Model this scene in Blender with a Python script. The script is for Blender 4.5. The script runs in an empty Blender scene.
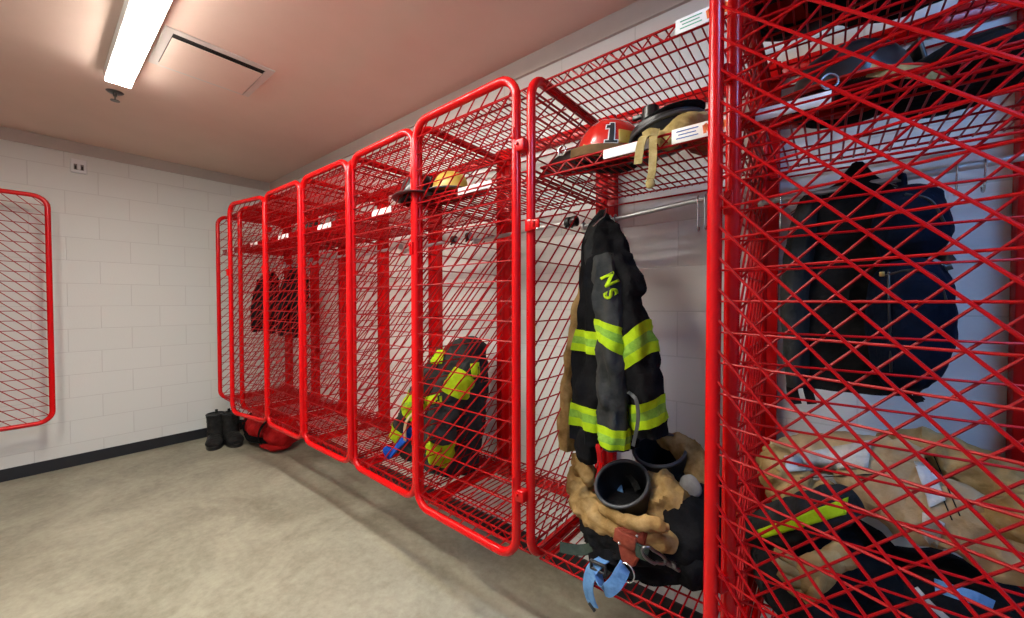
import bpy, bmesh, math, random
from mathutils import Vector, Matrix, noise
from mathutils.bvhtree import BVHTree
random.seed(7)
SC = bpy.context.scene
COL = SC.collection
PI = math.pi
R = math.radians

# ------------------------------------------------------------------ camera
CAM = Vector((5.192, -1.82571, 1.46977)); YAW = 2.25022; PIT = -0.02064; FPX = 388.5
FW = Vector((math.cos(YAW)*math.cos(PIT), math.sin(YAW)*math.cos(PIT), math.sin(PIT)))
RT = Vector((math.sin(YAW), -math.cos(YAW), 0)); UP = RT.cross(FW)
cd = bpy.data.cameras.new('camera'); cam = bpy.data.objects.new('camera', cd); COL.objects.link(cam)
cd.sensor_fit = 'HORIZONTAL'; cd.sensor_width = 36; cd.lens = FPX/1024*36; cd.clip_start = .02
M = Matrix((RT, UP, -FW)).transposed().to_4x4(); M.translation = CAM; cam.matrix_world = M
SC.camera = cam
def ray(x, y): return FW + RT*((x-512)/FPX) - UP*((y-309)/FPX)
def U(x, y, Y):
    d = ray(x, y); return CAM + d*((Y-CAM.y)/d.y)
def UZ(x, y, z):
    d = ray(x, y); return CAM + d*((z-CAM.z)/d.z)

# ------------------------------------------------------------------ materials
def nmat(name, col, rough=.5, metal=0, spec=.5, coat=0, sheen=0):
    m = bpy.data.materials.new(name); m.use_nodes = True
    b = m.node_tree.nodes['Principled BSDF']
    b.inputs['Base Color'].default_value = (*col, 1); b.inputs['Roughness'].default_value = rough
    b.inputs['Metallic'].default_value = metal; b.inputs['Specular IOR Level'].default_value = spec
    b.inputs['Coat Weight'].default_value = coat
    if sheen: b.inputs['Sheen Weight'].default_value = sheen
    return m, m.node_tree, b
def N(t, k, **kw):
    n = t.nodes.new(k)
    for a, v in kw.items():
        if a in n.inputs: n.inputs[a].default_value = v
        else: setattr(n, a, v)
    return n
def noisemix(m, t, b, c1, c2, scale, lo=.35, hi=.65, detail=6, bump=0, bscale=None, bdist=.002):
    tc = N(t, 'ShaderNodeTexCoord')
    nz = N(t, 'ShaderNodeTexNoise', Scale=scale, Detail=detail, Roughness=.6)
    t.links.new(tc.outputs['Object'], nz.inputs['Vector'])
    cr = N(t, 'ShaderNodeValToRGB'); cr.color_ramp.elements[0].position = lo; cr.color_ramp.elements[1].position = hi
    cr.color_ramp.elements[0].color = (*c1, 1); cr.color_ramp.elements[1].color = (*c2, 1)
    t.links.new(nz.outputs['Fac'], cr.inputs['Fac']); t.links.new(cr.outputs['Color'], b.inputs['Base Color'])
    if bump:
        n2 = N(t, 'ShaderNodeTexNoise', Scale=bscale or scale*4, Detail=4)
        t.links.new(tc.outputs['Object'], n2.inputs['Vector'])
        bp = N(t, 'ShaderNodeBump', Strength=bump, Distance=bdist)
        t.links.new(n2.outputs['Fac'], bp.inputs['Height']); t.links.new(bp.outputs['Normal'], b.inputs['Normal'])
    return cr
def cloth(name, c1, c2, scale=9, rough=.85, bump=.7, sheen=.0, bscale=32, bdist=.012):
    m, t, b = nmat(name, c1, rough, spec=.05, sheen=sheen); noisemix(m, t, b, c1, c2, scale, bump=bump, bscale=bscale, bdist=bdist); return m
def simple(name, c, rough=.5, metal=0, coat=0, var=.12, spec=.5):
    m, t, b = nmat(name, c, rough, metal, coat=coat, spec=spec)
    noisemix(m, t, b, tuple(v*(1-var) for v in c), c, 14); return m

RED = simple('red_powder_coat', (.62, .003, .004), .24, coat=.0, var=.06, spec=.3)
WIRE = simple('red_coat_shaded', (.36, .0012, .003), .36, var=.06, spec=.16)  # same red paint as the tubes; darker colour stands in for shading on wires
BLACKC = cloth('black_fabric', (.005, .005, .0055), (.014, .014, .015))
DKGREY = cloth('charcoal_fabric', (.014, .015, .015), (.034, .034, .033))
SLATE = cloth('slate_fabric', (.026, .027, .026), (.052, .053, .050))
NAVY = cloth('navy_fabric', (.0025, .005, .012), (.007, .011, .024))
TAN = cloth('tan_fabric', (.20, .115, .036), (.46, .30, .125), 11)
PALETAN = cloth('pale_tan_fabric', (.33, .225, .115), (.50, .37, .22), 9)
WORN = cloth('worn_white_trim', (.34, .33, .30), (.60, .58, .55), 12)
GREYPAD = cloth('grey_pad', (.16, .15, .135), (.26, .25, .23), 12)
LIME = cloth('lime_trim', (.33, .50, .010), (.44, .63, .016), 30, .55, bump=.3, bscale=240)
LIMEMID = cloth('green_reflective_tape', (.16, .33, .035), (.26, .46, .06), 60, .4, bump=.3, bscale=300)
BLUEW = cloth('blue_webbing', (.10, .22, .42), (.16, .32, .55), 30)
BRBLUE = cloth('bright_blue_webbing', (.01, .06, .35), (.02, .10, .50), 30)
GREENW = cloth('dark_green_webbing', (.03, .045, .035), (.05, .065, .05), 30)
LEATHER = cloth('red_brown_leather', (.20, .038, .022), (.30, .070, .040), 25, .45)
TANSTRAP = cloth('khaki_webbing', (.28, .20, .07), (.44, .34, .15), 30)
RUBBER = simple('black_rubber', (.012, .012, .013), .33, var=.3)
RUBGREY = simple('grey_rubber_edge', (.05, .053, .056), .4)
BLACKP = simple('black_plastic', (.014, .014, .015), .3)
BOOTL = cloth('black_boot_leather', (.012, .012, .012), (.032, .031, .029), 24, .3)
STEEL = simple('brushed_steel', (.62, .62, .62), .25, 1)
ROD = simple('satin_rod', (.55, .55, .55), .4, .85)
DSTEEL = simple('dark_steel', (.18, .17, .17), .3, 1)
HRED = simple('red_helmet_shell', (.62, .018, .010), .25, coat=.5)
HYEL = simple('yellow_helmet_shell', (.62, .42, .07), .35)
WHITEP = simple('white_plastic', (.80, .80, .79), .45, var=.04)
OFFW = simple('painted_metal_white', (.66, .60, .56), .5, var=.04)
BRASS = simple('brass', (.62, .42, .14), .3, 1)
DARK = simple('dark_slot', (.02, .018, .016), .8)
ORANGE = simple('orange_print', (.80, .16, .03), .6)
BLUEP = simple('blue_print', (.06, .14, .45), .6)
GREENP = simple('green_print', (.10, .42, .25), .6)
BLACKINK = simple('black_print', (.01, .01, .01), .6)
BAGRED = cloth('red_bag_nylon', (.36, .008, .010), (.55, .02, .02), 8, .6)

def block_wall(name, axis, c1, c2, mort):
    m, t, b = nmat(name, c1, .55, spec=.35)
    g = N(t, 'ShaderNodeNewGeometry'); s = N(t, 'ShaderNodeSeparateXYZ'); t.links.new(g.outputs['Position'], s.inputs[0])
    c = N(t, 'ShaderNodeCombineXYZ'); t.links.new(s.outputs[axis], c.inputs[0]); t.links.new(s.outputs[2], c.inputs[1])
    br = N(t, 'ShaderNodeTexBrick', Scale=1.0); br.offset = .5; br.inputs['Mortar Size'].default_value = .0035
    br.inputs['Mortar Smooth'].default_value = .35; br.inputs['Brick Width'].default_value = .4064; br.inputs['Row Height'].default_value = .2032
    br.inputs['Color1'].default_value = (*c1, 1); br.inputs['Color2'].default_value = (*c2, 1); br.inputs['Mortar'].default_value = (*mort, 1)
    t.links.new(c.outputs[0], br.inputs['Vector'])
    t.links.new(br.outputs['Color'], b.inputs['Base Color'])
    nz = N(t, 'ShaderNodeTexNoise', Scale=90.0, Detail=5); t.links.new(g.outputs['Position'], nz.inputs['Vector'])
    mx = N(t, 'ShaderNodeMath', operation='MULTIPLY_ADD'); mx.inputs[1].default_value = -1.0
    t.links.new(br.outputs['Fac'], mx.inputs[0])
    ml = N(t, 'ShaderNodeMath', operation='MULTIPLY'); ml.inputs[1].default_value = .30; t.links.new(nz.outputs['Fac'], ml.inputs[0])
    t.links.new(ml.outputs[0], mx.inputs[2])
    bp = N(t, 'ShaderNodeBump', Strength=.4, Distance=.005); t.links.new(mx.outputs[0], bp.inputs['Height']); t.links.new(bp.outputs[0], b.inputs['Normal'])
    return m
WALLX = block_wall('painted_block_x', 0, (.70, .685, .65), (.685, .67, .635), (.60, .585, .55))
WALLY = block_wall('painted_block_y', 1, (.715, .72, .675), (.70, .705, .66), (.62, .615, .575))
CEIL, t_, b_ = nmat('ceiling_bounce_tint', (.76, .57, .48), .8); noisemix(CEIL, t_, b_, (.745, .56, .47), (.775, .585, .495), 3, bump=.1, bscale=60)  # pink in the base colour stands in for red bounce off the lockers
GREYW = simple('grey_bounce_cut', (.30, .30, .29), .6, var=.05)  # unseen walls only: grey picked to cut bounce light and keep contrast
TRIM = simple('beam_paint', (.52, .46, .41), .6, var=.04)
BASEB = simple('black_vinyl_base', (.014, .015, .018), .4)
FLOOR, t_, b_ = nmat('polished_concrete', (.36, .33, .28), .42, spec=.4)
tc = N(t_, 'ShaderNodeTexCoord')
n1 = N(t_, 'ShaderNodeTexNoise', Scale=1.6, Detail=8, Roughness=.65, Distortion=.6); n2 = N(t_, 'ShaderNodeTexNoise', Scale=22.0, Detail=8, Roughness=.7)
n3 = N(t_, 'ShaderNodeTexNoise', Scale=5.0, Detail=6, Roughness=.7)
for n in (n1, n2, n3): t_.links.new(tc.outputs['Object'], n.inputs['Vector'])
c1 = N(t_, 'ShaderNodeValToRGB'); c1.color_ramp.elements[0].position = .36; c1.color_ramp.elements[1].position = .64
c1.color_ramp.elements[0].color = (.20, .183, .128, 1); c1.color_ramp.elements[1].color = (.42, .395, .295, 1)
mm = N(t_, 'ShaderNodeMath', operation='MULTIPLY_ADD'); mm.inputs[1].default_value = .35
t_.links.new(n2.outputs['Fac'], mm.inputs[0]); 
m2 = N(t_, 'ShaderNodeMath', operation='MULTIPLY'); m2.inputs[1].default_value = .65; t_.links.new(n1.outputs['Fac'], m2.inputs[0]); t_.links.new(m2.outputs[0], mm.inputs[2])
t_.links.new(mm.outputs[0], c1.inputs['Fac']); t_.links.new(c1.outputs['Color'], b_.inputs['Base Color'])
rr = N(t_, 'ShaderNodeMapRange'); rr.inputs['To Min'].default_value = .34; rr.inputs['To Max'].default_value = .6
t_.links.new(n3.outputs['Fac'], rr.inputs['Value']); t_.links.new(rr.outputs[0], b_.inputs['Roughness'])
bp = N(t_, 'ShaderNodeBump', Strength=.12, Distance=.003); t_.links.new(n2.outputs['Fac'], bp.inputs['Height']); t_.links.new(bp.outputs[0], b_.inputs['Normal'])

# ------------------------------------------------------------------ object helpers
ORG = {}
def tag(o, label, cat, group=None):
    o['label'] = label; o['category'] = cat
    if group: o['group'] = group
    return o
def thing(name, label, cat, loc, group=None, rz=0):
    o = bpy.data.objects.new(name, None); COL.objects.link(o); o.location = loc; o.rotation_euler = (0, 0, rz)
    o.empty_display_size = .05
    ORG[o] = Vector(loc); return tag(o, label, cat, group)
def obj(name, bm, mats, parent=None, local=False, smooth=True, label=None, sub=0, loc=None):
    """bm in world coordinates unless local; linked as one mesh object"""
    me = bpy.data.meshes.new(name)
    if isinstance(bm, bmesh.types.BMesh):
        if parent is not None and not local: bmesh.ops.translate(bm, verts=bm.verts, vec=-ORG[parent])
        bmesh.ops.recalc_face_normals(bm, faces=bm.faces)
        bm.to_mesh(me); bm.free()
        if smooth:
            for p in me.polygons: p.use_smooth = True
            try: me.set_sharp_from_angle(angle=R(50))
            except Exception: pass
    else: me = bm
    mats = mats if isinstance(mats, (list, tuple)) else [mats]
    if not len(me.materials):
        for m in mats: me.materials.append(m)
    o = bpy.data.objects.new(name, me); COL.objects.link(o)
    if parent is not None: o.parent = parent; ORG[o] = ORG.get(parent, Vector())
    else: ORG[o] = Vector()
    if loc is not None: o.location = loc
    if label: o['label'] = label
    if sub:
        md = o.modifiers.new('sub', 'SUBSURF'); md.levels = sub; md.render_levels = sub
    return o
def base(o, p):
    """move a single-mesh thing's origin to p"""
    p = Vector(p); o.data.transform(Matrix.Translation(-p)); o.location = p; ORG[o] = p; return o
def struct(name, bm, m, smooth=False):
    o = obj(name, bm, m, smooth=smooth); o['kind'] = 'structure'; return o

# ------------------------------------------------------------------ mesh helpers
def nb(): return bmesh.new()
def box(bm, c, s, rot=None, bev=0, mi=0):
    r = bmesh.ops.create_cube(bm, size=1); vs = r['verts']
    mt = Matrix.Translation(Vector(c)) @ (rot.to_4x4() if rot else Matrix.Identity(4)) @ Matrix.Diagonal((*s, 1))
    bmesh.ops.transform(bm, matrix=mt, verts=vs)
    if mi:
        for f in {f for v in vs for f in v.link_faces}: f.material_index = mi
    if bev:
        es = list({e for v in vs for e in v.link_edges})
        bmesh.ops.bevel(bm, geom=es, offset=bev, segments=2, affect='EDGES', profile=.5)
def cyl(bm, a, b, r, n=8, r2=None, caps=True):
    a = Vector(a); b = Vector(b); d = b-a; L = d.length
    if L < 1e-6: return
    q = d.to_track_quat('Z', 'Y')
    e1 = q @ Vector((1, 0, 0)); e2 = q @ Vector((0, 1, 0)); r2 = r if r2 is None else r2
    A = []; B = []
    for i in range(n):
        t = 2*PI*i/n; o = e1*math.cos(t)+e2*math.sin(t)
        A.append(bm.verts.new(a+o*r)); B.append(bm.verts.new(b+o*r2))
    for i in range(n): bm.faces.new((A[i], A[(i+1) % n], B[(i+1) % n], B[i]))
    if caps: bm.faces.new(A[::-1]); bm.faces.new(B)
def tube(bm, pts, r, n=8, closed=False, ry=None, up=None):
    pts = [Vector(p) for p in pts]; m = len(pts); rings = []; prev = None
    for i, p in enumerate(pts):
        a = pts[(i-1) % m] if (closed or i > 0) else p; b = pts[(i+1) % m] if (closed or i < m-1) else p
        t = (b-a).normalized()
        if up is not None: e1 = (Vector(up)-t*t.dot(Vector(up))).normalized()
        elif prev is None: e1 = t.orthogonal().normalized()
        else: e1 = (prev-t*t.dot(prev)).normalized()
        prev = e1; e2 = t.cross(e1)
        rr = r[i] if isinstance(r, (list, tuple)) else r
        r2 = ry if ry is not None else rr
        rings.append([bm.verts.new(p+e1*rr*math.cos(2*PI*k/n)+e2*r2*math.sin(2*PI*k/n)) for k in range(n)])
    for i in range(m if closed else m-1):
        A = rings[i]; B = rings[(i+1) % m]
        for k in range(n): bm.faces.new((A[k], A[(k+1) % n], B[(k+1) % n], B[k]))
    if not closed: bm.faces.new(rings[0][::-1]); bm.faces.new(rings[-1])
def cr(P, t):
    """Catmull-Rom through list of equal-length tuples, t in 0..1"""
    n = len(P)-1; x = min(max(t, 0), 1)*n; i = min(int(x), n-1); f = x-i
    p0 = P[max(i-1, 0)]; p1 = P[i]; p2 = P[i+1]; p3 = P[min(i+2, n)]
    return [.5*((2*b)+(c-a)*f+(2*a-5*b+4*c-d)*f*f+(3*b-a-3*c+d)*f**3) for a, b, c, d in zip(p0, p1, p2, p3)]
def smoothpath(P, n): return [Vector(cr([tuple(p) for p in P], i/(n-1))) for i in range(n)]
def ribbon(bm, P, w, th, side, n=24, sub=True):
    """strap: path P, width w along side axis, thickness th"""
    pts = smoothpath(P, n) if sub else [Vector(p) for p in P]
    side = Vector(side).normalized(); rings = []
    for i, p in enumerate(pts):
        t = (pts[min(i+1, len(pts)-1)]-pts[max(i-1, 0)]).normalized()
        s = (side-t*t.dot(side)).normalized(); nn = t.cross(s)
        ww = w[min(int(i/len(pts)*len(w)), len(w)-1)] if isinstance(w, list) else w
        rings.append([bm.verts.new(p+s*a*ww/2+nn*b*th/2) for a, b in ((-1, -1), (1, -1), (1, 1), (-1, 1))])
    for A, B in zip(rings, rings[1:]):
        for k in range(4): bm.faces.new((A[k], A[(k+1) % 4], B[(k+1) % 4], B[k]))
    bm.faces.new(rings[0][::-1]); bm.faces.new(rings[-1])
class Limb:
    """tapering folded-cloth tube: points, (ra, rb) radii, side axis, fold noise"""
    def __init__(s, P, rad, side=(1, 0, 0), amp=.01, freq=(9, 9, 4), seed=0, sq=2.0, ridge=True):
        s.P = [tuple(p)+tuple(r) for p, r in zip(P, rad)]; s.side = Vector(side).normalized(); s.amp = amp
        s.freq = Vector(freq); s.off = Vector((seed*3.7, seed*1.3, seed*7.1)); s.sq = sq; s.ridge = ridge
    def pt(s, t, phi, off=0):
        v = cr(s.P, t); c = Vector(v[:3]); a = Vector(cr(s.P, min(t+.02, 1))[:3]); b = Vector(cr(s.P, max(t-.02, 0))[:3])
        tan = (a-b).normalized(); sd = (s.side-tan*tan.dot(s.side)).normalized(); dp = tan.cross(sd)
        cs, sn = math.cos(phi), math.sin(phi); e = 2/s.sq
        cs = math.copysign(abs(cs)**e, cs); sn = math.copysign(abs(sn)**e, sn)
        d = sd*cs*v[3]+dp*sn*v[4]; q = c+d
        k = Vector((q.x*s.freq.x, q.y*s.freq.y, q.z*s.freq.z))+s.off
        if s.ridge: h = .8-1.6*abs(noise.noise(k))+.5*noise.noise(k*2.3)-.6*abs(noise.noise(k*1.7+Vector((5, 3, 1))))
        else: h = noise.noise(k)+.5*noise.noise(k*2.1)
        dn = d.normalized() if d.length > 1e-6 else sd
        fade = min(1, d.length/max(.02, s.amp*2))
        return q+dn*(off+s.amp*h*fade)
    def build(s, bm, t0=0, t1=1, nt=30, n=32, off=0, caps=True, tilt=0, mi=None, round_ends=False):
        rings = []
        for i in range(nt+1):
            t = t0+(t1-t0)*i/nt
            rings.append([bm.verts.new(s.pt(min(max(t+tilt*math.cos(2*PI*k/n), 0), 1), 2*PI*k/n, off)) for k in range(n)])
        for i, (A, B) in enumerate(zip(rings, rings[1:])):
            for k in range(n):
                f = bm.faces.new((A[k], A[(k+1) % n], B[(k+1) % n], B[k]))
                if mi: f.material_index = mi[min(int(i/nt*len(mi)), len(mi)-1)]
        if caps:
            for rg, fl in ((rings[0], 1), (rings[-1], 0)):
                c = bm.verts.new(sum((v.co for v in rg), Vector())/n)
                for k in range(n):
                    a, b = rg[k], rg[(k+1) % n]; bm.faces.new((b, a, c) if fl else (a, b, c))
        return bm
def band(L, t0, t1, off=.004, tilt=0, n=32): return L.build(nb(), t0, t1, 6, n, off, caps=False, tilt=tilt, mi=[0, 0, 1, 1, 0, 0])
def blob(bm, c, r, amp=.02, freq=7, seed=0, zmin=None, rot=None, sub=4, ridge=True):
    res = bmesh.ops.create_icosphere(bm, subdivisions=sub, radius=1); o = Vector((seed*2.3, seed*5.1, seed*1.7))
    c = Vector(c)
    for v in res['verts']:
        d = v.co.copy(); q = Vector((d.x*r[0], d.y*r[1], d.z*r[2]))
        if rot: q = rot @ q
        k = (q+c)*freq+o
        h = (.6-1.4*abs(noise.noise(k))+.5*noise.noise(k*2.2)) if ridge else noise.noise(k)
        q = q+q.normalized()*amp*h+c
        if zmin is not None and q.z < zmin: q.z = zmin
        v.co = q
def bvh_of(*objs):
    vs = []; ps = []
    for o in objs:
        b0 = len(vs); off = ORG.get(o.parent, Vector()) if o.parent else o.location
        vs += [v.co+off for v in o.data.vertices]; ps += [[b0+i for i in p.vertices] for p in o.data.polygons]
    return BVHTree.FromPolygons(vs, ps)
def patch(bm, quad, bv, off=.004, nu=10, nv=6, mi=None):
    """cloth patch lying on a surface: quad given as four points seen from the aisle (tl, tr, br, bl)"""
    g = []
    for j in range(nv+1):
        row = []
        for i in range(nu+1):
            u, v = i/nu, j/nv
            x = (quad[0][0]*(1-u)+quad[1][0]*u)*(1-v)+(quad[3][0]*(1-u)+quad[2][0]*u)*v
            y = (quad[0][1]*(1-u)+quad[1][1]*u)*(1-v)+(quad[3][1]*(1-u)+quad[2][1]*u)*v
            d = ray(x, y).normalized(); h = bv.ray_cast(CAM, d)
            row.append(bm.verts.new(h[0]-d*off) if h[0] is not None else None)
        g.append(row)
    for j in range(nv):
        for i in range(nu):
            q = (g[j][i], g[j][i+1], g[j+1][i+1], g[j+1][i])
            if None in q: continue
            if max(abs((a.co-b.co).length) for a in q for b in q) > .12: continue
            f = bm.faces.new(q)
            if mi: f.material_index = mi[min(int(j/nv*len(mi)), len(mi)-1)]
    return bm
def solid(o, th=.003):
    m = o.modifiers.new('thick', 'SOLIDIFY'); m.thickness = th; m.offset = 1; return o
def text_bm(txt, size, extrude=.0006):
    cu = bpy.data.curves.new('t', 'FONT'); cu.body = txt; cu.size = size; cu.extrude = extrude; cu.offset = size*.035; cu.align_x = 'CENTER'; cu.align_y = 'CENTER'
    o = bpy.data.objects.new('t', cu); COL.objects.link(o)
    dg = bpy.context.evaluated_depsgraph_get(); me = bpy.data.meshes.new_from_object(o.evaluated_get(dg))
    bpy.data.objects.remove(o); bm = nb(); bm.from_mesh(me); bpy.data.meshes.remove(me); return bm

# ------------------------------------------------------------------ room
XE, YL, ZC = 7.6, -3.03, 2.875
def slab(name, lo, hi, m):
    bm = nb(); box(bm, [(a+b)/2 for a, b in zip(lo, hi)], [b-a for a, b in zip(lo, hi)]); return struct(name, bm, m)
slab('floor', (-.15, YL-.15, -.12), (XE+.15, .15, 0), FLOOR)
slab('ceiling', (-.15, YL-.15, ZC), (XE+.15, .15, ZC+.12), CEIL)
slab('wall_back', (-.15, 0, 0), (XE+.15, .15, ZC), WALLX)
slab('wall_end', (-.15, YL, 0), (0, 0, ZC), WALLY)
slab('wall_left', (-.15, YL-.15, 0), (XE+.15, YL, ZC), GREYW)
slab('wall_front', (XE, YL, 0), (XE+.15, 0, ZC), GREYW)
slab('baseboard_end', (0, YL, 0), (.010, 0, .10), BASEB)
slab('baseboard_back', (.010, -.010, 0), (XE, 0, .10), BASEB)
slab('baseboard_left', (.010, YL, 0), (XE, YL+.010, .10), BASEB)
slab('trim_1', (0, YL, ZC-.10), (.018, 0, ZC), TRIM)
slab('trim_2', (.018, -.018, ZC-.10), (XE, 0, ZC), TRIM)
slab('trim_3', (.018, YL, ZC-.10), (XE, YL+.018, ZC), TRIM)

# ------------------------------------------------------------------ lockers
Z0, Z1, D, RTB, RC = .497, 2.302, .662, .0172, .085
BX = [5.000, 4.342, 3.685, 3.040, 2.393, 1.754, 1.177, .535]
RIGHT0 = 5.665
def rrect(w, h, r, n=7):
    P = []
    for cx, cz, a0 in ((w-r, h-r, 0), (r, h-r, 90), (r, r, 180), (w-r, r, 270)):
        for i in range(n): a = R(a0+90*i/(n-1)); P.append((cx+r*math.cos(a), cz+r*math.sin(a)))
    return P
def inside(u, v, w, h, r):
    if not (0 < u < w and 0 < v < h): return False
    du = max(r-u, u-(w-r), 0); dv = max(r-v, v-(h-r), 0); return du*du+dv*dv < r*r
def wire_lines(w, h, sp=.0762, ph=(.0, .35)):
    """horizontal and 45-degree wires clipped to the rounded frame: list of ((u0,v0),(u1,v1),layer)"""
    out = []; r = RC
    def clip(a, b, layer):
        n = 240; ins = [i for i in range(n+1) if inside(a[0]+(b[0]-a[0])*i/n, a[1]+(b[1]-a[1])*i/n, w, h, r)]
        if len(ins) > 3:
            f = lambda i: (a[0]+(b[0]-a[0])*i/n, a[1]+(b[1]-a[1])*i/n)
            out.append((f(ins[0]), f(ins[-1]), layer))
    k = 0
    while True:
        v = sp*(k+.75+ph[0])
        if v > h-.02: break
        clip((0, v), (w, v), 0); k += 1
    m = int((w+h)/sp)+2
    for k in range(m):
        v0 = sp*(k+ph[1])-w
        clip((0, v0), (w, v0+w), 1)
    return out
def panel_mesh(w, h, plane):
    """frame and wires in local coordinates; plane 'XZ' spans -w..0 in x (door), 'YZ' spans -w..0 in y (divider)"""
    to = (lambda u, v, o: (u-w, o, v)) if plane == 'XZ' else (lambda u, v, o: (o, u-w, v))
    fr = nb(); tube(fr, [to(u, v, 0) for u, v in rrect(w, h, RC)], RTB, 14, closed=True)
    wr = nb()
    for a, b, l in wire_lines(w, h):
        o = .0028 if l else -.0028
        cyl(wr, to(*a, o), to(*b, o), .0033 if l else .0029, 6, caps=False)
    return fr, wr
def mk(name, bm, mat):
    me = bpy.data.meshes.new(name); bmesh.ops.recalc_face_normals(bm, faces=bm.faces); bm.to_mesh(me); bm.free()
    for p in me.polygons: p.use_smooth = True
    try: me.set_sharp_from_angle(angle=R(50))
    except Exception: pass
    me.materials.append(mat); return me
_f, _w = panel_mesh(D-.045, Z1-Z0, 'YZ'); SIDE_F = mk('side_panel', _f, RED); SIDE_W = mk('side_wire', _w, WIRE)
_b = nb(); box(_b, (0, -.025, 0), (.10, .05, 1.96), bev=.004)
for z in [-.9+.1*i for i in range(19)]:
    for sx in (-.022, .022): box(_b, (sx, -.0505, z), (.012, .002, .035))
POST = mk('wall_post', _b, RED)
DW = {}
def door_meshes(w):
    k = round(w, 3)
    if k not in DW:
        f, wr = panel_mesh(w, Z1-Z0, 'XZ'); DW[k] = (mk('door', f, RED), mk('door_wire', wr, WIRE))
    return DW[k]
def hinge_bm():
    bm = nb()
    for z in (.30, 1.56):
        pass
    return bm
def one_hinge(z, kind):
    bm = nb()
    if kind: box(bm, (-.004, -.036, z), (.026, .040, .040), bev=.004); return bm
    box(bm, (.016, .006, z), (.054, .040, .044), bev=.005)
    cyl(bm, (.014, -.014, z+.006), (.014, -.022, z+.006), .007, 10)
    box(bm, (-.002, -.012, z+.045), (.012, .018, .046), bev=.004)
    return bm
HINGE = [[mk('hinge', one_hinge(z, k), RED) for z in (.25, 1.54)] for k in (0, 1)]
def latch_bm(w):
    bm = nb(); box(bm, (-w-.006, -.022, 1.22), (.022, .010, .060), bev=.003); cyl(bm, (-w-.006, -.026, 1.235), (-w-.006, -.034, 1.235), .007, 8); return bm
def strike_bm():
    bm = nb(); box(bm, (.006, -.022, 0), (.030, .010, .044), bev=.003); box(bm, (.026, -.024, 0), (.026, .006, .036), bev=.002)
    box(bm, (.040, -.022, .002), (.026, .010, .030), bev=.003); return bm
def rack_bm(x0, x1, yf, z, h=.036, n=None):
    """wire shelf with zigzag truss edge in front; yb at the wall"""
    bm = nb(); yb = -.055; r = .0028; w = x1-x0
    for zz in (z, z-h): cyl(bm, (x0, yf, zz), (x1, yf, zz), .0042, 8)
    for zz in (z, z-h): cyl(bm, (x0, yb, zz), (x1, yb, zz), .0042, 8)
    for x in (x0, x1):
        cyl(bm, (x, yf, z), (x, yb, z), .0045, 8); cyl(bm, (x, yf, z-h), (x, yb, z-h), .0035, 6)
    k = max(2, int(w/.035)); zz = [(x0+w*i/k, z if i % 2 else z-h) for i in range(k+1)]
    for (a, za), (b, zb) in zip(zz, zz[1:]):
        cyl(bm, (a, yf, za), (b, yf, zb), .0026, 5, caps=False)
    nn = int(w/.0285)
    for i in range(1, nn):
        x = x0+w*i/nn; cyl(bm, (x, yf, z-.005), (x, yb, z-.005), r, 6, caps=False)
    for i in range(1, 5):
        y = yf+(yb-yf)*i/5; cyl(bm, (x0, y, z-.011), (x1, y, z-.011), .0034, 6, caps=False)
    return bm
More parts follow.
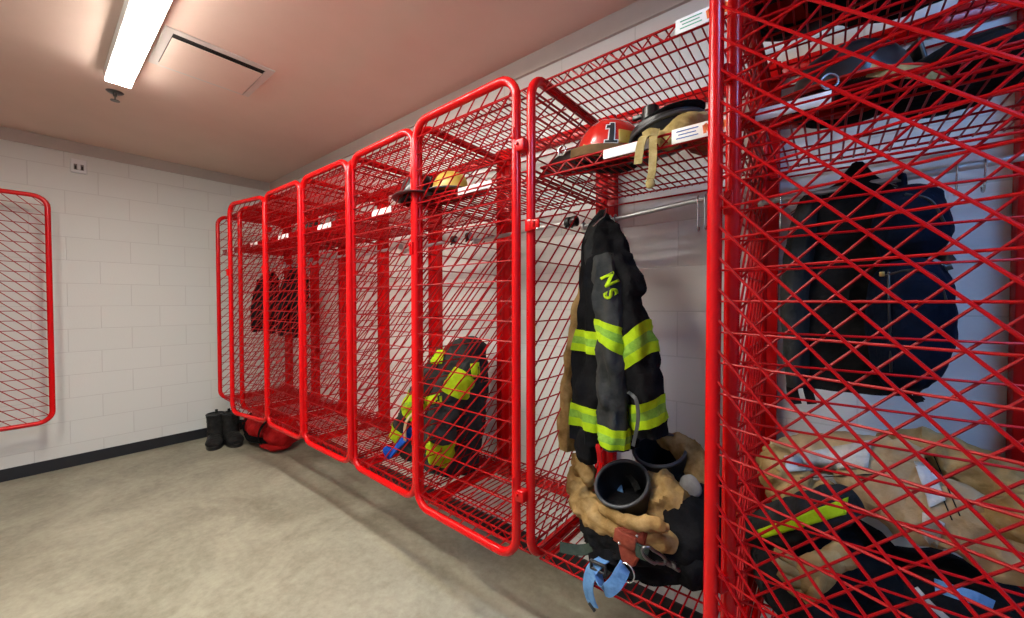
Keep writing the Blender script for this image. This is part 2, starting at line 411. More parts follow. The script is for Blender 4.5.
def make_locker(xl, xr, label, door=None, strike=False, right=False, signs=(), loc=(0, 0, 0), rz=0, hat=True, rt=.03, strip=(.45, .28)):
    w = xr-xl
    L = thing('gear_locker', label, 'locker', loc if rz else (xl, 0, 0), 'gear lockers', rz)
    if rz: L.location = loc
    def P(name, me, lo, par=L): return obj(name, me, RED, par, loc=lo)
    sp = P('side_panel', SIDE_F, (0, -.045, Z0)); P('wire_mesh', SIDE_W, (0, 0, 0), sp)
    P('wall_post', POST, (0, 0, 1.39))
    if right:
        sp = P('side_panel', SIDE_F, (w, -.045, Z0)); P('wire_mesh', SIDE_W, (0, 0, 0), sp); P('wall_post', POST, (w, 0, 1.39))
    for z, nm in ((2.345, 'wall_rail'), (.437, 'wall_rail')):
        bm = nb(); box(bm, (w/2, -.02, z), (w-.104, .036, .048), bev=.004)
        for i in range(5): box(bm, (.11+(w-.22)*i/4, -.039, z), (.035, .003, .014))
        obj(nm, bm, RED, L, local=True)
    a, b = .020, w-.020
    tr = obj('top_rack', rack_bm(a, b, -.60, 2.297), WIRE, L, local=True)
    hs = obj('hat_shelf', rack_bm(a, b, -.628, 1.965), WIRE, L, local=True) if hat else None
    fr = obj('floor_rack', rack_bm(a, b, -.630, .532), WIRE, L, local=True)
    # under-rack rails of the bottom shelf
    for x in (a+.012, b-.012):
        bm = nb(); cyl(bm, (x, -.60, .484), (x, -.03, .484), .010, 8); obj('rack_support', bm, RED, L, local=True)
    bm = nb(); cyl(bm, (a-.004, -.30, 1.795), (b+.004, -.30, 1.795+rt), .0095, 12)
    for x, z in ((a, 1.795), (b, 1.795+rt)): cyl(bm, (x-.006, -.30, z), (x+.006, -.30, z), .018, 12)
    obj('garment_rod', bm, ROD, L, local=True, label='steel garment rod')
    if hs:
        if 'strip' in signs or 'all' in signs:
            bm = nb(); box(bm, (w*strip[0], -.637, 1.949), (w*strip[1], .004, .030), bev=.001)
            obj('label_strip', bm, WHITEP, hs, local=True, label='blank white label strip')
    for nm, par, z, y in (('hat', hs, 1.949, -.637), ('top', tr, 2.280, -.609)):
        if nm in signs:
            x0 = w-.165; bm = nb(); box(bm, (x0+.074, y, z), (.150, .003, .042), bev=.001); sg = obj('maker_plate', bm, WHITEP, par, local=True, label='white printed plate')
            bm = nb(); c = 0
            for i in range(3): box(bm, (x0+.042, y-.002, z+.011-.010*i), (.060-.012*(i % 2), .0012, .0028))
            obj('printed_lines', bm, GREENP if nm == 'top' else BLUEP, sg, local=True)
            bm = nb(); rnd = random.Random(3)
            for i in range(9):
                xx = x0+.088+.0065*i; box(bm, (xx, y-.002, z+.002+rnd.uniform(-.004, .004)), (.0085, .0012, .024+rnd.uniform(-.008, .006)), Matrix.Rotation(R(rnd.uniform(-30, 30)), 3, 'Y'))
            obj('printed_emblem', bm, ORANGE, sg, local=True)
    if strike:
        bm = strike_bm(); bmesh.ops.translate(bm, verts=bm.verts, vec=(0, -D, 1.745)); obj('latch_strike', bm, RED, L, local=True)
    if door:
        # door: (hinge x, hinge y, width, angle in degrees)
        hx, hy, dw, ang = door; f, wr = door_meshes(dw)
        d = P('door', f, (hx, hy, Z0)); d.rotation_euler = (0, 0, R(ang)); P('wire_mesh', wr, (0, 0, 0), d)
        for hm in HINGE[1 if ang > 45 else 0]: P('hinge', hm, (0, 0, 0), d)
        obj('latch', latch_bm(dw), RED, d, local=True)
    return L
g = .045
make_locker(BX[0], RIGHT0, 'nearest red wire gear locker, at right, with navy backpack hanging inside', door=(RIGHT0-BX[0]-g, -.70, RIGHT0-BX[0]-g-.004, 0), right=True, signs=('strip',), strip=(.18, .23), rt=.03)
make_locker(BX[1], BX[0], 'open red wire gear locker with turnout coat inside, its door swung to the right', door=(BX[0]-BX[1]-.026, -.752, .615, 155.3), strike=True, signs=('strip', 'hat', 'top'), strip=(.54, .24), rt=.055)
def ang_door(i, yl, yr):
    xl, xr = BX[i], BX[i-1]; w = xr-xl-g; a = math.degrees(math.atan2(yr-yl, w)); return (xr-xl-g, yr, math.hypot(w, yr-yl), a)
names = {2: 'closed red wire gear locker directly left of the open one, yellow helmet on its shelf',
         3: 'red wire gear locker with slumped lime-striped coat on its floor rack',
         4: 'red wire gear locker just left of the slumped coat locker, almost empty',
         5: 'red wire gear locker third from the end wall, dark clothing on its shelf',
         6: 'red wire gear locker second from the end wall, above the red bag',
         7: 'doorless red wire gear locker in the far corner, above the black boots'}
YLR = {2: (-.681, -.692), 3: (-.640, -.655), 4: (-.645, -.640), 5: (-.655, -.640), 6: (-.735, -.640)}
for i in range(2, 8):
    make_locker(BX[i], BX[i-1], names[i], door=ang_door(i, *YLR[i]) if i in YLR else None, signs=('strip',), strip=(.52, .30) if i == 2 else (.45, .28))
make_locker(0, .65, 'red wire mesh door standing open on the opposite locker, at far left', door=(.60, -.70, .60, 90), loc=(.94, YL, 0), rz=PI)

# ------------------------------------------------------------------ ceiling and wall fittings
LY = -1.468
def fixture(x0, x1, LY, label):
    L = thing('ceiling_light', label, 'light', ((x0+x1)/2, LY, ZC), 'linear ceiling lights')
    bm = nb(); box(bm, ((x0+x1)/2, LY, ZC-.034), (x1-x0, .122, .068), bev=.004); obj('light_housing', bm, WHITEP, L)
    bm = nb(); box(bm, ((x0+x1)/2, LY, ZC-.072), (x1-x0-.012, .112, .012), bev=.003)
    return L, bm
def emis(name, col, s):
    m = bpy.data.materials.new(name); m.use_nodes = True; t = m.node_tree; t.nodes.clear()
    e = t.nodes.new('ShaderNodeEmission'); e.inputs[0].default_value = (*col, 1); e.inputs[1].default_value = s
    o = t.nodes.new('ShaderNodeOutputMaterial'); t.links.new(e.outputs[0], o.inputs[0]); return m
WARM = (1.0, .96, .87); COOL = (.22, .47, 1.0)
for x0, x1, ly, c, st, lb in ((1.79, 4.23, LY, WARM, 66, 'white linear ceiling light glowing beside the air vent'),
                              (2.95, 4.15, -2.25, WARM, 128, 'white linear ceiling light over the left side of the aisle'),
                              (5.75, 7.30, -1.475, COOL, 105, 'unseen blue ceiling light added to tint the nearest locker')):  # last one is added out of view to throw blue on the nearest locker
    L, bm = fixture(x0, x1, ly, lb); obj('light_diffuser', bm, emis('glowing_diffuser', c, st), L, label='glowing diffuser')

V = thing('ceiling_vent', 'square flush air vent in the ceiling beside the light', 'vent', (2.325, -1.115, ZC))
bm = nb(); x0, x1, y0, y1 = 2.09, 2.56, -1.375, -.865
for c, s in ((((x0+x1)/2, y0+.02), (x1-x0, .04)), (((x0+x1)/2, y1-.02), (x1-x0, .04)), ((x0+.02, (y0+y1)/2), (.04, y1-y0-.08)), ((x1-.02, (y0+y1)/2), (.04, y1-y0-.08))):
    box(bm, (*c, ZC-.004), (*s, .008), bev=.002)
obj('vent_frame', bm, OFFW, V, smooth=False)
bm = nb(); box(bm, ((x0+x1)/2, (y0+y1)/2, ZC-.001), (x1-x0-.08, y1-y0-.08, .002)); obj('vent_throat', bm, DARK, V, label='dark throat behind the plate')
bm = nb(); box(bm, ((x0+x1)/2-.016, (y0+y1)/2-.004, ZC-.016), (x1-x0-.11, y1-y0-.088, .006), bev=.002); obj('vent_plate', bm, CEIL, V, smooth=False)
S = thing('fire_sprinkler', 'small pendant sprinkler in the ceiling past the light', 'sprinkler', (1.454, -1.448, ZC))
bm = nb(); cyl(bm, (1.454, -1.448, ZC), (1.454, -1.448, ZC-.008), .045, 20, .036); obj('escutcheon', bm, DSTEEL, S)
bm = nb(); cyl(bm, (1.454, -1.448, ZC-.008), (1.454, -1.448, ZC-.03), .010, 10)
for s in (-1, 1): tube(bm, [(1.454+s*.010, -1.448, ZC-.028), (1.454+s*.016, -1.448, ZC-.042), (1.454+s*.004, -1.448, ZC-.056)], .003, 6)
obj('sprinkler_body', bm, DSTEEL, S)
bm = nb(); cyl(bm, (1.454, -1.448, ZC-.056), (1.454, -1.448, ZC-.060), .024, 16); obj('deflector', bm, DSTEEL, S)
A = thing('alarm_strobe', 'small white alarm strobe high on the end wall', 'alarm', (0, -1.54, 2.665))
bm = nb(); box(bm, (.012, -1.54, 2.665), (.024, .098, .120), bev=.006); obj('alarm_plate', bm, WHITEP, A)
bm = nb(); box(bm, (.026, -1.54, 2.655), (.006, .060, .050), bev=.002); obj('sounder_grille', bm, simple('grey_plastic', (.25, .22, .20), .5), A, label='grey sounder grille')
bm = nb(); box(bm, (.034, -1.54, 2.655), (.022, .020, .048), bev=.006); obj('strobe_lens', bm, WHITEP, A)
for s in (-1, 1):
    bm = nb(); box(bm, (.028, -1.54+s*.020, 2.650), (.006, .010, .030)); obj('grille_slot', bm, DARK, A)

# ------------------------------------------------------------------ hooks on the rods
def s_hook(p, label, h=.085, yaw=0, grp='steel hooks on the open locker rod'):
    """wire S hook hung over a rod at p"""
    P = []; p = Vector(p); c, s = math.cos(yaw), math.sin(yaw)
    for i in range(9): a = R(200-25*i*1.0); P.append((.0135*math.cos(a), .0135*math.sin(a)))
    P += [(.0135, -.02), (.010, -h*.55)]
    for i in range(9): a = R(0-22*i); P.append((-.004+.014*math.cos(a), -h+.018*math.sin(a)))
    bm = nb(); tube(bm, [p+Vector((c*0+s*x, -x*c, z)) for x, z in P], .0022, 7)
    o = tag(obj('s_hook', bm, STEEL), label, 'hook', grp); return base(o, p)
rodz = lambda x: 1.795+.055*(x-BX[1]-.02)/(BX[0]-BX[1]-.04)
for x, lb in ((4.828, 'empty steel hook on the bare right end of the rod, left of a pair'), (4.852, 'empty steel hook on the rod beside the open door hinge tube')):
    s_hook((x, -.30, rodz(x)), lb, .095)
s_hook((4.415, -.30, rodz(4.415)), 'empty steel hook next to the hanging turnout coat', .07)
COATP = Vector((4.512, -.40, 1.80))

# ------------------------------------------------------------------ turnout coat in the open locker
YC = -.42
def PX(rows, Y):
    """rows of (y, xl, xr, half depth[, dY]) seen at plane Y -> points and radii"""
    P = []; rd = []
    for r in rows:
        y, a, b, d = r[:4]; Yq = Y+(r[4] if len(r) > 4 else 0)
        l = U(a, y, Yq); q = U(b, y, Yq); P.append((l+q)/2); rd.append(((q-l).length/2, d))
    return P, rd
T = thing('turnout_coat', 'black turnout coat with lime reflective stripes hanging in the open locker', 'coat', COATP)
P, rd = PX([(214, 598, 608, .018, .06), (225, 591, 613, .035, .05), (245, 586, 621, .055, .02), (268, 584, 629, .07), (292, 582, 636, .08), (325, 580, 638, .085), (352, 578, 637, .09), (380, 577, 635, .09), (405, 576, 634, .095), (438, 574, 634, .10)], YC)
BODY = Limb(P, rd, (1, 0, 0), .026, (17, 17, 3.0), 1)
body = obj('coat_body', BODY.build(nb(), nt=72, n=64), BLACKC, T)
for t0, t1 in ((.577, .667), (.878, .948)):
    obj('reflective_stripe', band(BODY, t0, t1, .004, n=64), [LIME, LIMEMID], T, label='lime reflective stripe')
# right sleeve
P, rd = PX([(258, 606, 628, .04, -.02), (286, 613, 641, .055, -.04), (302, 616, 640, .055, -.05), (335, 621, 650, .058, -.06), (370, 625, 657, .06, -.06), (405, 632, 662, .058, -.05), (434, 639, 664, .05, -.04)], YC)
SLR = Limb(P, rd, (1, 0, 0), .019, (17, 17, 9), 4)
sr = obj('sleeve', SLR.build(nb(), nt=48, n=36), BLACKC, T)
for t0, t1, tl in ((.49, .63, -.045), (.80, .925, -.02)):
    st = obj('reflective_stripe', band(SLR, t0, t1, .004, tl, 36), [LIME, LIMEMID], sr, label='lime reflective stripe')
# left sleeve, nearer the aisle
P, rd = PX([(258, 594, 612, .04, -.05), (290, 597, 620, .05, -.08), (318, 599, 624, .052, -.09), (345, 600, 624, .052, -.10), (390, 600, 626, .05, -.10), (425, 602, 627, .05, -.10), (447, 604, 625, .045, -.10)], YC)
SLL = Limb(P, rd, (1, 0, 0), .018, (18, 18, 8), 9)
sl = obj('sleeve', SLL.build(nb(), nt=48, n=36), SLATE, T, label='charcoal sleeve folded across the front')
for t0, t1, tl in ((.37, .50, .04), (.83, .965, .01)):
    obj('reflective_stripe', band(SLL, t0, t1, .004, tl, 36), [LIME, LIMEMID], sl, label='lime reflective stripe')
P, rd = PX([(428, 580, 602, .04, -.04), (442, 577, 600, .045, -.05), (456, 579, 598, .04, -.05), (463, 583, 596, .02, -.05)], YC)
obj('inner_wristlet', Limb(P, rd, (1, 0, 0), .008, (22, 22, 14), 10).build(nb(), nt=18, n=26), BLACKC, T)
# tan lining showing at the open front
P, rd = PX([(268, 581, 587, .02, .02), (300, 576, 587, .03), (340, 570, 584, .04), (380, 565, 580, .045), (415, 561, 579, .05), (447, 560, 578, .05)], YC)
LIN = Limb(P, rd, (1, 0, 0), .012, (22, 22, 6), 3)
obj('coat_lining', LIN.build(nb(), nt=40, n=28), TAN, T, label='tan inner lining')
# collar: two flaps meeting at the hook
P, rd = PX([(212, 600, 606, .014, .07), (228, 588, 602, .02, .02), (252, 585, 601, .024, -.04), (272, 587, 597, .016, -.05)], YC)
obj('collar', Limb(P, rd, (1, 0, 0), .004, (25, 25, 10), 5).build(nb(), nt=24, n=24), DKGREY, T, label='charcoal turned collar')
# pale strap and hardware by the cuff
bm = nb(); ribbon(bm, [U(628, 392, -.56), U(636, 400, -.57), U(638, 420, -.57), U(633, 446, -.56)], .012, .003, (1, 0, -.2)); obj('cuff_strap', bm, RUBGREY, T, label='grey strap')
bm = nb(); ribbon(bm, [U(597, 444, -.52), U(599, 452, -.525), U(600, 462, -.52)], .018, .004, (1, 0, 0)); obj('pull_tab', bm, BAGRED, T, label='red pull tab')
bv = bvh_of(body, sr, sl)
# lettering N S draped over the shoulder
bm = nb()
for ch, cx, cy, rot, sz in (('N', 609, 280, -62, .076), ('S', 610, 294, -58, .078)):
    tb = text_bm(ch, sz, .0); 
    bmesh.ops.subdivide_edges(tb, edges=tb.edges, cuts=2)
    c, s = math.cos(R(rot)), math.sin(R(rot)); vm = {}
    for v in tb.verts:
        x = v.co.x*.9; y = v.co.y
        px = cx+(x*c-y*s)*265; py = cy-(x*s+y*c)*265*.9
        d = ray(px, py).normalized(); h = bv.ray_cast(CAM, d)
        vm[v] = bm.verts.new((h[0] if h[0] is not None else CAM+d*1.5)-d*.004)
    for f in tb.faces:
        try: bm.faces.new([vm[v] for v in f.verts])
        except Exception: pass
    tb.free()
o = obj('back_lettering', bm, LIME, T, label='lime letters N S'); solid(o, .002)
# hanger hook of the coat
bm = nb(); tube(bm, [COATP+Vector((0, -.10+.1*k, z)) for k, z in ((0, -.05), (.5, -.02), (.9, .0), (1.0, .02), (1.05, .035))], .003, 6)
for dx in (-.012, .012): tube(bm, smoothpath([(4.500+dx, -.302, 1.80), (4.500+dx, -.316, 1.818), (4.500+dx, -.300, 1.826), (4.502+dx, -.288, 1.80), (4.506+dx, -.34, 1.775), (4.51+dx, -.37, 1.77)], 18), .0026, 6)
obj('hanging_hook', bm, STEEL, T, label='steel hanging hook')

# ------------------------------------------------------------------ boots and turnout trousers in the open locker
ZF = .536
def rubber_boot(top, bot, label, r=.098):
    top = Vector(top); bot = Vector(bot); ax = (top-bot).normalized()
    B = thing('rubber_boot', label, 'boot', bot, 'rubber boots in the trousers')
    bm = nb(); e1 = ax.orthogonal().normalized(); e2 = ax.cross(e1); n = 36
    prof = [(0, r*.70), (.35, r*.80), (.7, r*.93), (1, r), (1, r*.93), (.7, r*.86), (.2, r*.70)]
    L = (top-bot).length; rings = []
    for t, q in prof: rings.append([bm.verts.new(bot+ax*L*t+(e1*math.cos(2*PI*k/n)+e2*math.sin(2*PI*k/n))*q) for k in range(n)])
    for a, b in zip(rings, rings[1:]):
        for k in range(n): bm.faces.new((a[k], a[(k+1) % n], b[(k+1) % n], b[k]))
    bm.faces.new(rings[0][::-1]); bm.faces.new(rings[-1])
    obj('boot_shaft', bm, RUBBER, B)
    bm = nb(); tube(bm, [top+(e1*math.cos(2*PI*k/n)+e2*math.sin(2*PI*k/n))*r*.97 for k in range(n)], .0065, 10, closed=True)
    obj('boot_rim', bm, RUBGREY, B, label='grey rolled rim')
    s = (Vector((ax.x, ax.y, 0))).normalized() if Vector((ax.x, ax.y, 0)).length > .01 else Vector((0, -1, 0))
    foot = Limb([bot-s*.09+Vector((0, 0, .035)), bot+Vector((0, 0, .045)), bot+s*.08+Vector((0, 0, .04)), bot+s*.15+Vector((0, 0, .03))], [(.035, .03), (.052, .045), (.050, .036), (.03, .024)], s.cross(Vector((0, 0, 1))), 0)
    obj('boot_foot', foot.build(nb(), nt=16, n=20), RUBBER, B)
    return B
b1 = rubber_boot((4.630, -.505, .818), (4.66, -.33, .545), 'black rubber boot with its wide opening facing the aisle, nearest the front')
b2 = rubber_boot((4.705, -.33, .905), (4.73, -.19, .545), 'black rubber boot behind the trousers, half hidden under the coat cuff')
# pull tab inside the front boot
bm = nb(); ribbon(bm, [U(612, 470, -.40), U(618, 482, -.39), U(622, 498, -.42)], .022, .003, (1, 0, .3)); obj('boot_pull', bm, BLUEW, b1, label='blue pull strap')
bm = nb(); ribbon(bm, [U(628, 474, -.40), U(634, 482, -.39), U(638, 490, -.40)], .026, .003, (1, 0, .3)); obj('boot_tag', bm, DKGREY, b1)

T = thing('turnout_trousers', 'tan and black turnout trousers pushed down around rubber boots', 'trousers', (4.67, -.38, ZF))
OUT = Limb([(4.665, -.40, ZF+.002), (4.66, -.41, .60), (4.655, -.42, .67), (4.65, -.43, .735)], [(.175, .155), (.20, .185), (.185, .17), (.15, .14)], (1, 0, 0), .030, (10, 10, 16), 2)
outer = obj('outer_shell', OUT.build(nb(), nt=30, n=72), BLACKC, T, label='black outer shell bunched at the bottom')
def pxl(pts, Y, rad, **k):
    """limb through (x, y, dY) points at plane Y with radius in metres"""
    return Limb([U(x, y, Y+d) for x, y, d in pts], rad, **k)
f1 = pxl([(582, 463, .06), (581, 486, .0), (587, 506, -.05), (604, 520, -.08), (628, 529, -.09), (652, 535, -.08), (672, 543, -.04)], -.47, [(.032, .032), (.046, .046), (.046, .046), (.036, .040), (.034, .038), (.036, .040), (.024, .03)], side=(0, 0, 1), amp=.018, freq=(19, 19, 19), seed=3)
obj('rolled_lining', f1.build(nb(), nt=70, n=40), TAN, T, label='tan lining rolled round the front boot')
f2 = pxl([(652, 472, .04), (660, 482, .0), (668, 492, -.03), (667, 504, -.06), (664, 526, -.06), (660, 540, -.05)], -.40, [(.026, .03), (.040, .045), (.052, .05), (.058, .05), (.052, .045), (.03, .03)], side=(1, 0, 0), amp=.020, freq=(17, 17, 17), seed=6)
obj('trouser_fold', f2.build(nb(), nt=56, n=40), TAN, T, label='tan fold between the boots')
f3 = pxl([(664, 492, 0), (682, 497, 0), (697, 487, .02), (696, 465, .06), (684, 448, .10), (668, 440, .14), (650, 437, .16)], -.36, [(.03, .03), (.042, .04), (.045, .045), (.04, .045), (.035, .04), (.03, .03), (.02, .02)], side=(0, 1, 0), amp=.018, freq=(19, 19, 19), seed=8)
cuff = obj('trouser_cuff', f3.build(nb(), nt=60, n=36), TAN, T, label='tan cuff turned round the rear boot')
f4 = pxl([(578, 458, .05), (584, 468, .0), (588, 478, -.02), (590, 486, -.02)], -.47, [(.028, .028), (.036, .036), (.026, .026), (.012, .012)], side=(1, 0, 0), amp=.016, freq=(22, 22, 22), seed=12)
obj('trouser_fold', f4.build(nb(), nt=26, n=30), TAN, T, label='small tan fold under the coat hem')
f5 = pxl([(600, 508, -.10), (625, 521, -.125), (650, 524, -.12), (668, 528, -.09)], -.47, [(.012, .012), (.02, .018), (.022, .02), (.012, .012)], side=(0, 0, 1), amp=.008, freq=(26, 26, 26), seed=15)
obj('fold_edge', f5.build(nb(), nt=34, n=24), TAN, T, label='tan folded edge')
bm = nb(); blob(bm, U(690, 487, -.415), (.036, .016, .042), .004, 20, 2, sub=3); obj('knee_pad', bm, GREYPAD, T, label='pale worn pad')
# leather flap
Q = [U(614, 528, -.625), U(646, 530, -.60), U(641, 553, -.615), U(632, 568, -.625), U(621, 561, -.63)]
bm = nb(); c0 = [bm.verts.new(p) for p in Q]; c1_ = [bm.verts.new(p+Vector((.006, .014, 0))) for p in Q]
bm.faces.new(c0); bm.faces.new(c1_[::-1])
for i in range(5): bm.faces.new((c0[i], c1_[i], c1_[(i+1) % 5], c0[(i+1) % 5]))
bmesh.ops.bevel(bm, geom=list(bm.edges), offset=.003, segments=2, affect='EDGES')
lf = obj('leather_flap', bm, LEATHER, T, label='red brown leather flap')
bm = nb(); box(bm, (Q[0]+Q[1])/2+Vector((-.012, -.010, -.034)), (.075, .012, .046), Matrix.Rotation(R(8), 3, 'Y'), .005); obj('flap_pocket', bm, LEATHER, lf)
for x, y, d in ((619, 543, -.650), (640, 548, -.625), (637, 536, -.622)):
    bm = nb(); blob(bm, U(x, y, d), (.0055, .004, .0055), 0, sub=2); obj('rivet', bm, STEEL, lf, label='steel rivet')
bm = nb(); c = U(627, 572, -.63); tube(bm, [c+Vector((.026*math.cos(a), -.004, .030*math.sin(a))) for a in [2*PI*k/24 for k in range(24)]], .0025, 6, closed=True); obj('wire_ring', bm, STEEL, T, label='steel wire ring')
# green strap end on the left
bm = nb(); ribbon(bm, [U(604, 535, -.56), U(596, 546, -.57), U(580, 550, -.575), U(560, 547, -.585)], .036, .004, (0, .5, 1)); obj('side_strap', bm, GREENW, T, label='dark green webbing strap')
bm = nb(); ribbon(bm, [U(590, 560, -.60), U(606, 556, -.61), U(622, 562, -.60)], .040, .01, (.2, .3, 1)); obj('waist_belt', bm, BLACKC, T)

W = thing('webbing_strap', 'blue webbing strap with black buckle dangling over the floor rack edge', 'strap', U(600, 580, -.645))
bm = nb(); ribbon(bm, [U(606, 558, -.60), U(600, 562, -.635), U(592, 570, -.655), U(588, 585, -.66), U(590, 598, -.655), U(594, 607, -.65)], .042, .0035, (1, -.2, .1)); obj('strap_tail', bm, BLUEW, W)
bm = nb(); ribbon(bm, [U(597, 572, -.645), U(604, 590, -.665), U(614, 585, -.66), U(622, 572, -.645), U(625, 566, -.625)], .045, .0035, (.45, .1, -.6)); obj('strap_loop', bm, BLUEW, W)
bm = nb(); c = U(599, 566, -.648)
for dz in (-.012, .012): box(bm, c+Vector((0, -.006, dz)), (.058, .010, .008), bev=.002)
for dx in (-.026, .026): box(bm, c+Vector((dx, -.006, 0)), (.008, .010, .030), bev=.002)
obj('buckle', bm, BLACKP, W, label='black buckle')
bm = nb(); box(bm, U(592, 607, -.652), (.030, .006, .012), Matrix.Rotation(R(40), 3, 'Y'), .002); obj('strap_end', bm, BLACKP, W)
K = thing('carabiner', 'steel carabiner clip on grey strap beside the leather flap', 'clip', U(652, 556, -.55))
c = U(654, 556, -.625); bm = nb(); ex = (RT*.8+Vector((0, 0, -.35))).normalized(); ez = Vector((0, -.2, 1)).normalized()
pp = []
for k in range(28):
    a = 2*PI*k/28; pp.append(c+ex*(.040*math.cos(a))+ez*(.026*math.sin(a)*(1 if math.cos(a) < 0 else .75)))
tube(bm, pp, .0055, 8, closed=True); obj('clip_body', bm, DSTEEL, K)
bm = nb(); cyl(bm, c+ex*.040, c+ex*.085-ez*.012, .009, 10, .007); box(bm, c+ex*.06-ez*.004, (.03, .014, .016), bev=.003); obj('clip_gate', bm, DSTEEL, K)
bm = nb(); ribbon(bm, [U(636, 549, -.62), U(641, 552, -.63), U(648, 555, -.625)], .040, .008, (0, 0, 1)); obj('clip_strap', bm, GREENW, K)
G = thing('black_overtrousers', 'heap of black clothing at the right of the open locker floor', 'clothing', (4.82, -.30, ZF))
bm = nb(); blob(bm, (4.83, -.33, .66), (.115, .20, .17), .04, 8, 3, ZF); obj('cloth_heap', bm, BLACKC, G)
bm = nb(); blob(bm, (4.86, -.44, .60), (.08, .09, .075), .02, 13, 7, ZF); obj('cloth_fold', bm, BLACKC, G)

# ------------------------------------------------------------------ helmets
def fire_helmet(c, label, shell, brimm, number=None, ring=(-.10, .150, .012), sz=1.0, rz=0, extras=True, side=-1, tilt=0, bf=1.0, shield=True):
    """traditional helmet: ridged dome, long-tailed brim, front ring; +x local is the front"""
    H = thing('fire_helmet', label, 'helmet', c, 'fire helmets on the shelves', rz)
    H.rotation_euler = (0, tilt, rz); k = sz
    bm = nb(); n = 48; m = 14; rings = []
    for j in range(m+1):
        th = PI/2*j/m
        row = []
        for i in range(n):
            a = 2*PI*i/n; rad = math.cos(th)**.85; rid = 1+.055*max(0, math.cos(a*4))**8*math.sin(PI*min(1, j/m*1.1+.1))
            row.append(bm.verts.new((.125*k*rad*math.cos(a)*rid, .105*k*rad*math.sin(a)*rid, .035*k+.128*k*math.sin(th)*rid)))
        rings.append(row)
    for a, b in zip(rings, rings[1:]):
        for i in range(n): bm.faces.new((a[i], a[(i+1) % n], b[(i+1) % n], b[i]))
    bmesh.ops.remove_doubles(bm, verts=rings[-1], dist=.001)
    sh = obj('shell', bm, shell, H, local=True)
    bm = nb(); rows = []
    for rr, z in ((.97, .045), (1.12, .036), (1.32, .026), (1.50, .018), (1.52, .012), (1.45, .010), (1.0, .030), (.93, .038)):
        row = []; rr = 1+(rr-1)*bf if rr > 1 else rr
        for i in range(n):
            a = 2*PI*i/n; tail = 1+max(0, -math.cos(a))**2*.42*(rr-.95)/.5
            row.append(bm.verts.new((.125*k*rr*math.cos(a)*tail, .105*k*rr*math.sin(a)*(.96+.0*tail), k*(z-.030*max(0, -math.cos(a))**2*(rr-.95)+.02*abs(math.sin(a))*(rr-.95)))))
        rows.append(row)
    for a, b in zip(rows, rows[1:]):
        for i in range(n): bm.faces.new((a[i], a[(i+1) % n], b[(i+1) % n], b[i]))
    obj('brim', bm, brimm, H, local=True)
    bm = nb()
    for s in (-1, 1):
        pass
    tube(bm, [(.115*k*math.cos(a), .098*k*math.sin(a), .024*k-.02*k*abs(math.sin(a))) for a in [2*PI*i/28 for i in range(28)]], .012*k, 8, closed=True)
    obj('headband', bm, DKGREY, H, local=True)
    if extras:
        bm = nb(); Rr = .017*k; tube(bm, [(ring[0]*k+Rr*math.cos(a), side*ring[1]*k, ring[2]*k+Rr*math.sin(a)) for a in [2*PI*i/18 for i in range(18)]], .0028*k, 6, closed=True); obj('d_ring', bm, STEEL, H, local=True, label='steel hanging ring')
        bm = nb()
        if shield: box(bm, (.132*k, 0, .085*k), (.010, .085*k, .105*k), Matrix.Rotation(R(-14), 3, 'Y'), .004)
        if shield: obj('front_shield', bm, HYEL if shell is HRED else BLACKP, H, local=True, label='front shield plate')
        bm = nb(); P = [(-.02*k, side*.135*k, .03*k), (.05*k, side*.150*k, .005*k), (.13*k, side*.12*k, .0), (.17*k, side*.05*k, .004*k)]; ribbon(bm, P, .028*k, .004, (0, 0, 1)); obj('chin_strap', bm, TANSTRAP, H, local=True, label='tan chin strap')
    if number:
        for ch, xo, yo, szz, na in number:
            for mt, grow, off in ((WHITEP, 1.28, .003), (BLACKINK, 1.0, .0045)):
                tb = nb(); e = .004*k if grow > 1 else 0; q = .062*k*szz
                for bx0, bx1, by0, by1 in ((-.10, .12, -.5, .5), (-.26, .28, -.5, -.40), (-.28, -.10, .22, .38)):
                    nx, ny = 3, 6
                    gx = [[tb.verts.new((bx0*q-e+(bx1*q-bx0*q+2*e)*a/nx, by0*q-e+(by1*q-by0*q+2*e)*b/ny, 0)) for a in range(nx+1)] for b in range(ny+1)]
                    for b in range(ny):
                        for a in range(nx): tb.faces.new((gx[b][a], gx[b][a+1], gx[b+1][a+1], gx[b+1][a]))
                for v in tb.verts:
                    x = v.co.x+xo*k; z = v.co.y+yo*k
                    zz = max(min((z-.035*k)/(.128*k), .98), 0); rad = math.cos(math.asin(zz))**.85
                    aa = yo*0+na+x/(.115*k)
                    v.co = Vector((math.cos(aa)*.125*k*rad, math.sin(aa)*.105*k*rad, z))+Vector((math.cos(aa), math.sin(aa), .3)).normalized()*off
                o = obj('side_number', tb, mt, sh, local=True, smooth=False, label='black number with white edge' if mt is BLACKINK else 'white outline of number')
                solid(o, .001)
    return H
hr = fire_helmet((4.530, -.43, 1.990), 'red fire helmet marked 1 on the open locker shelf', HRED, BLACKP, number=[('1', 0, .085, 1.2, R(-58))], sz=1.0, rz=R(-6), bf=1.12, shield=False, tilt=R(7), ring=(-.075, .182, .018))
bm = nb(); box(bm, (.100, -.050, .075), (.006, .055, .050), Matrix.Rotation(R(-32), 3, 'Z') @ Matrix.Rotation(R(-14), 3, 'Y'), .003); obj('side_plate', bm, HYEL, hr, local=True, label='yellow side marking')
bm = nb(); ribbon(bm, [(-.045, -.166, .004), (.0, -.170, .008), (.06, -.160, .012), (.13, -.12, .012), (.17, -.06, .012)], .030, .006, (0, 0, 1)); obj('ear_cover', bm, cloth('brown_cloth', (.12, .07, .03), (.20, .12, .055)), hr, local=True, label='brown cloth ear cover')

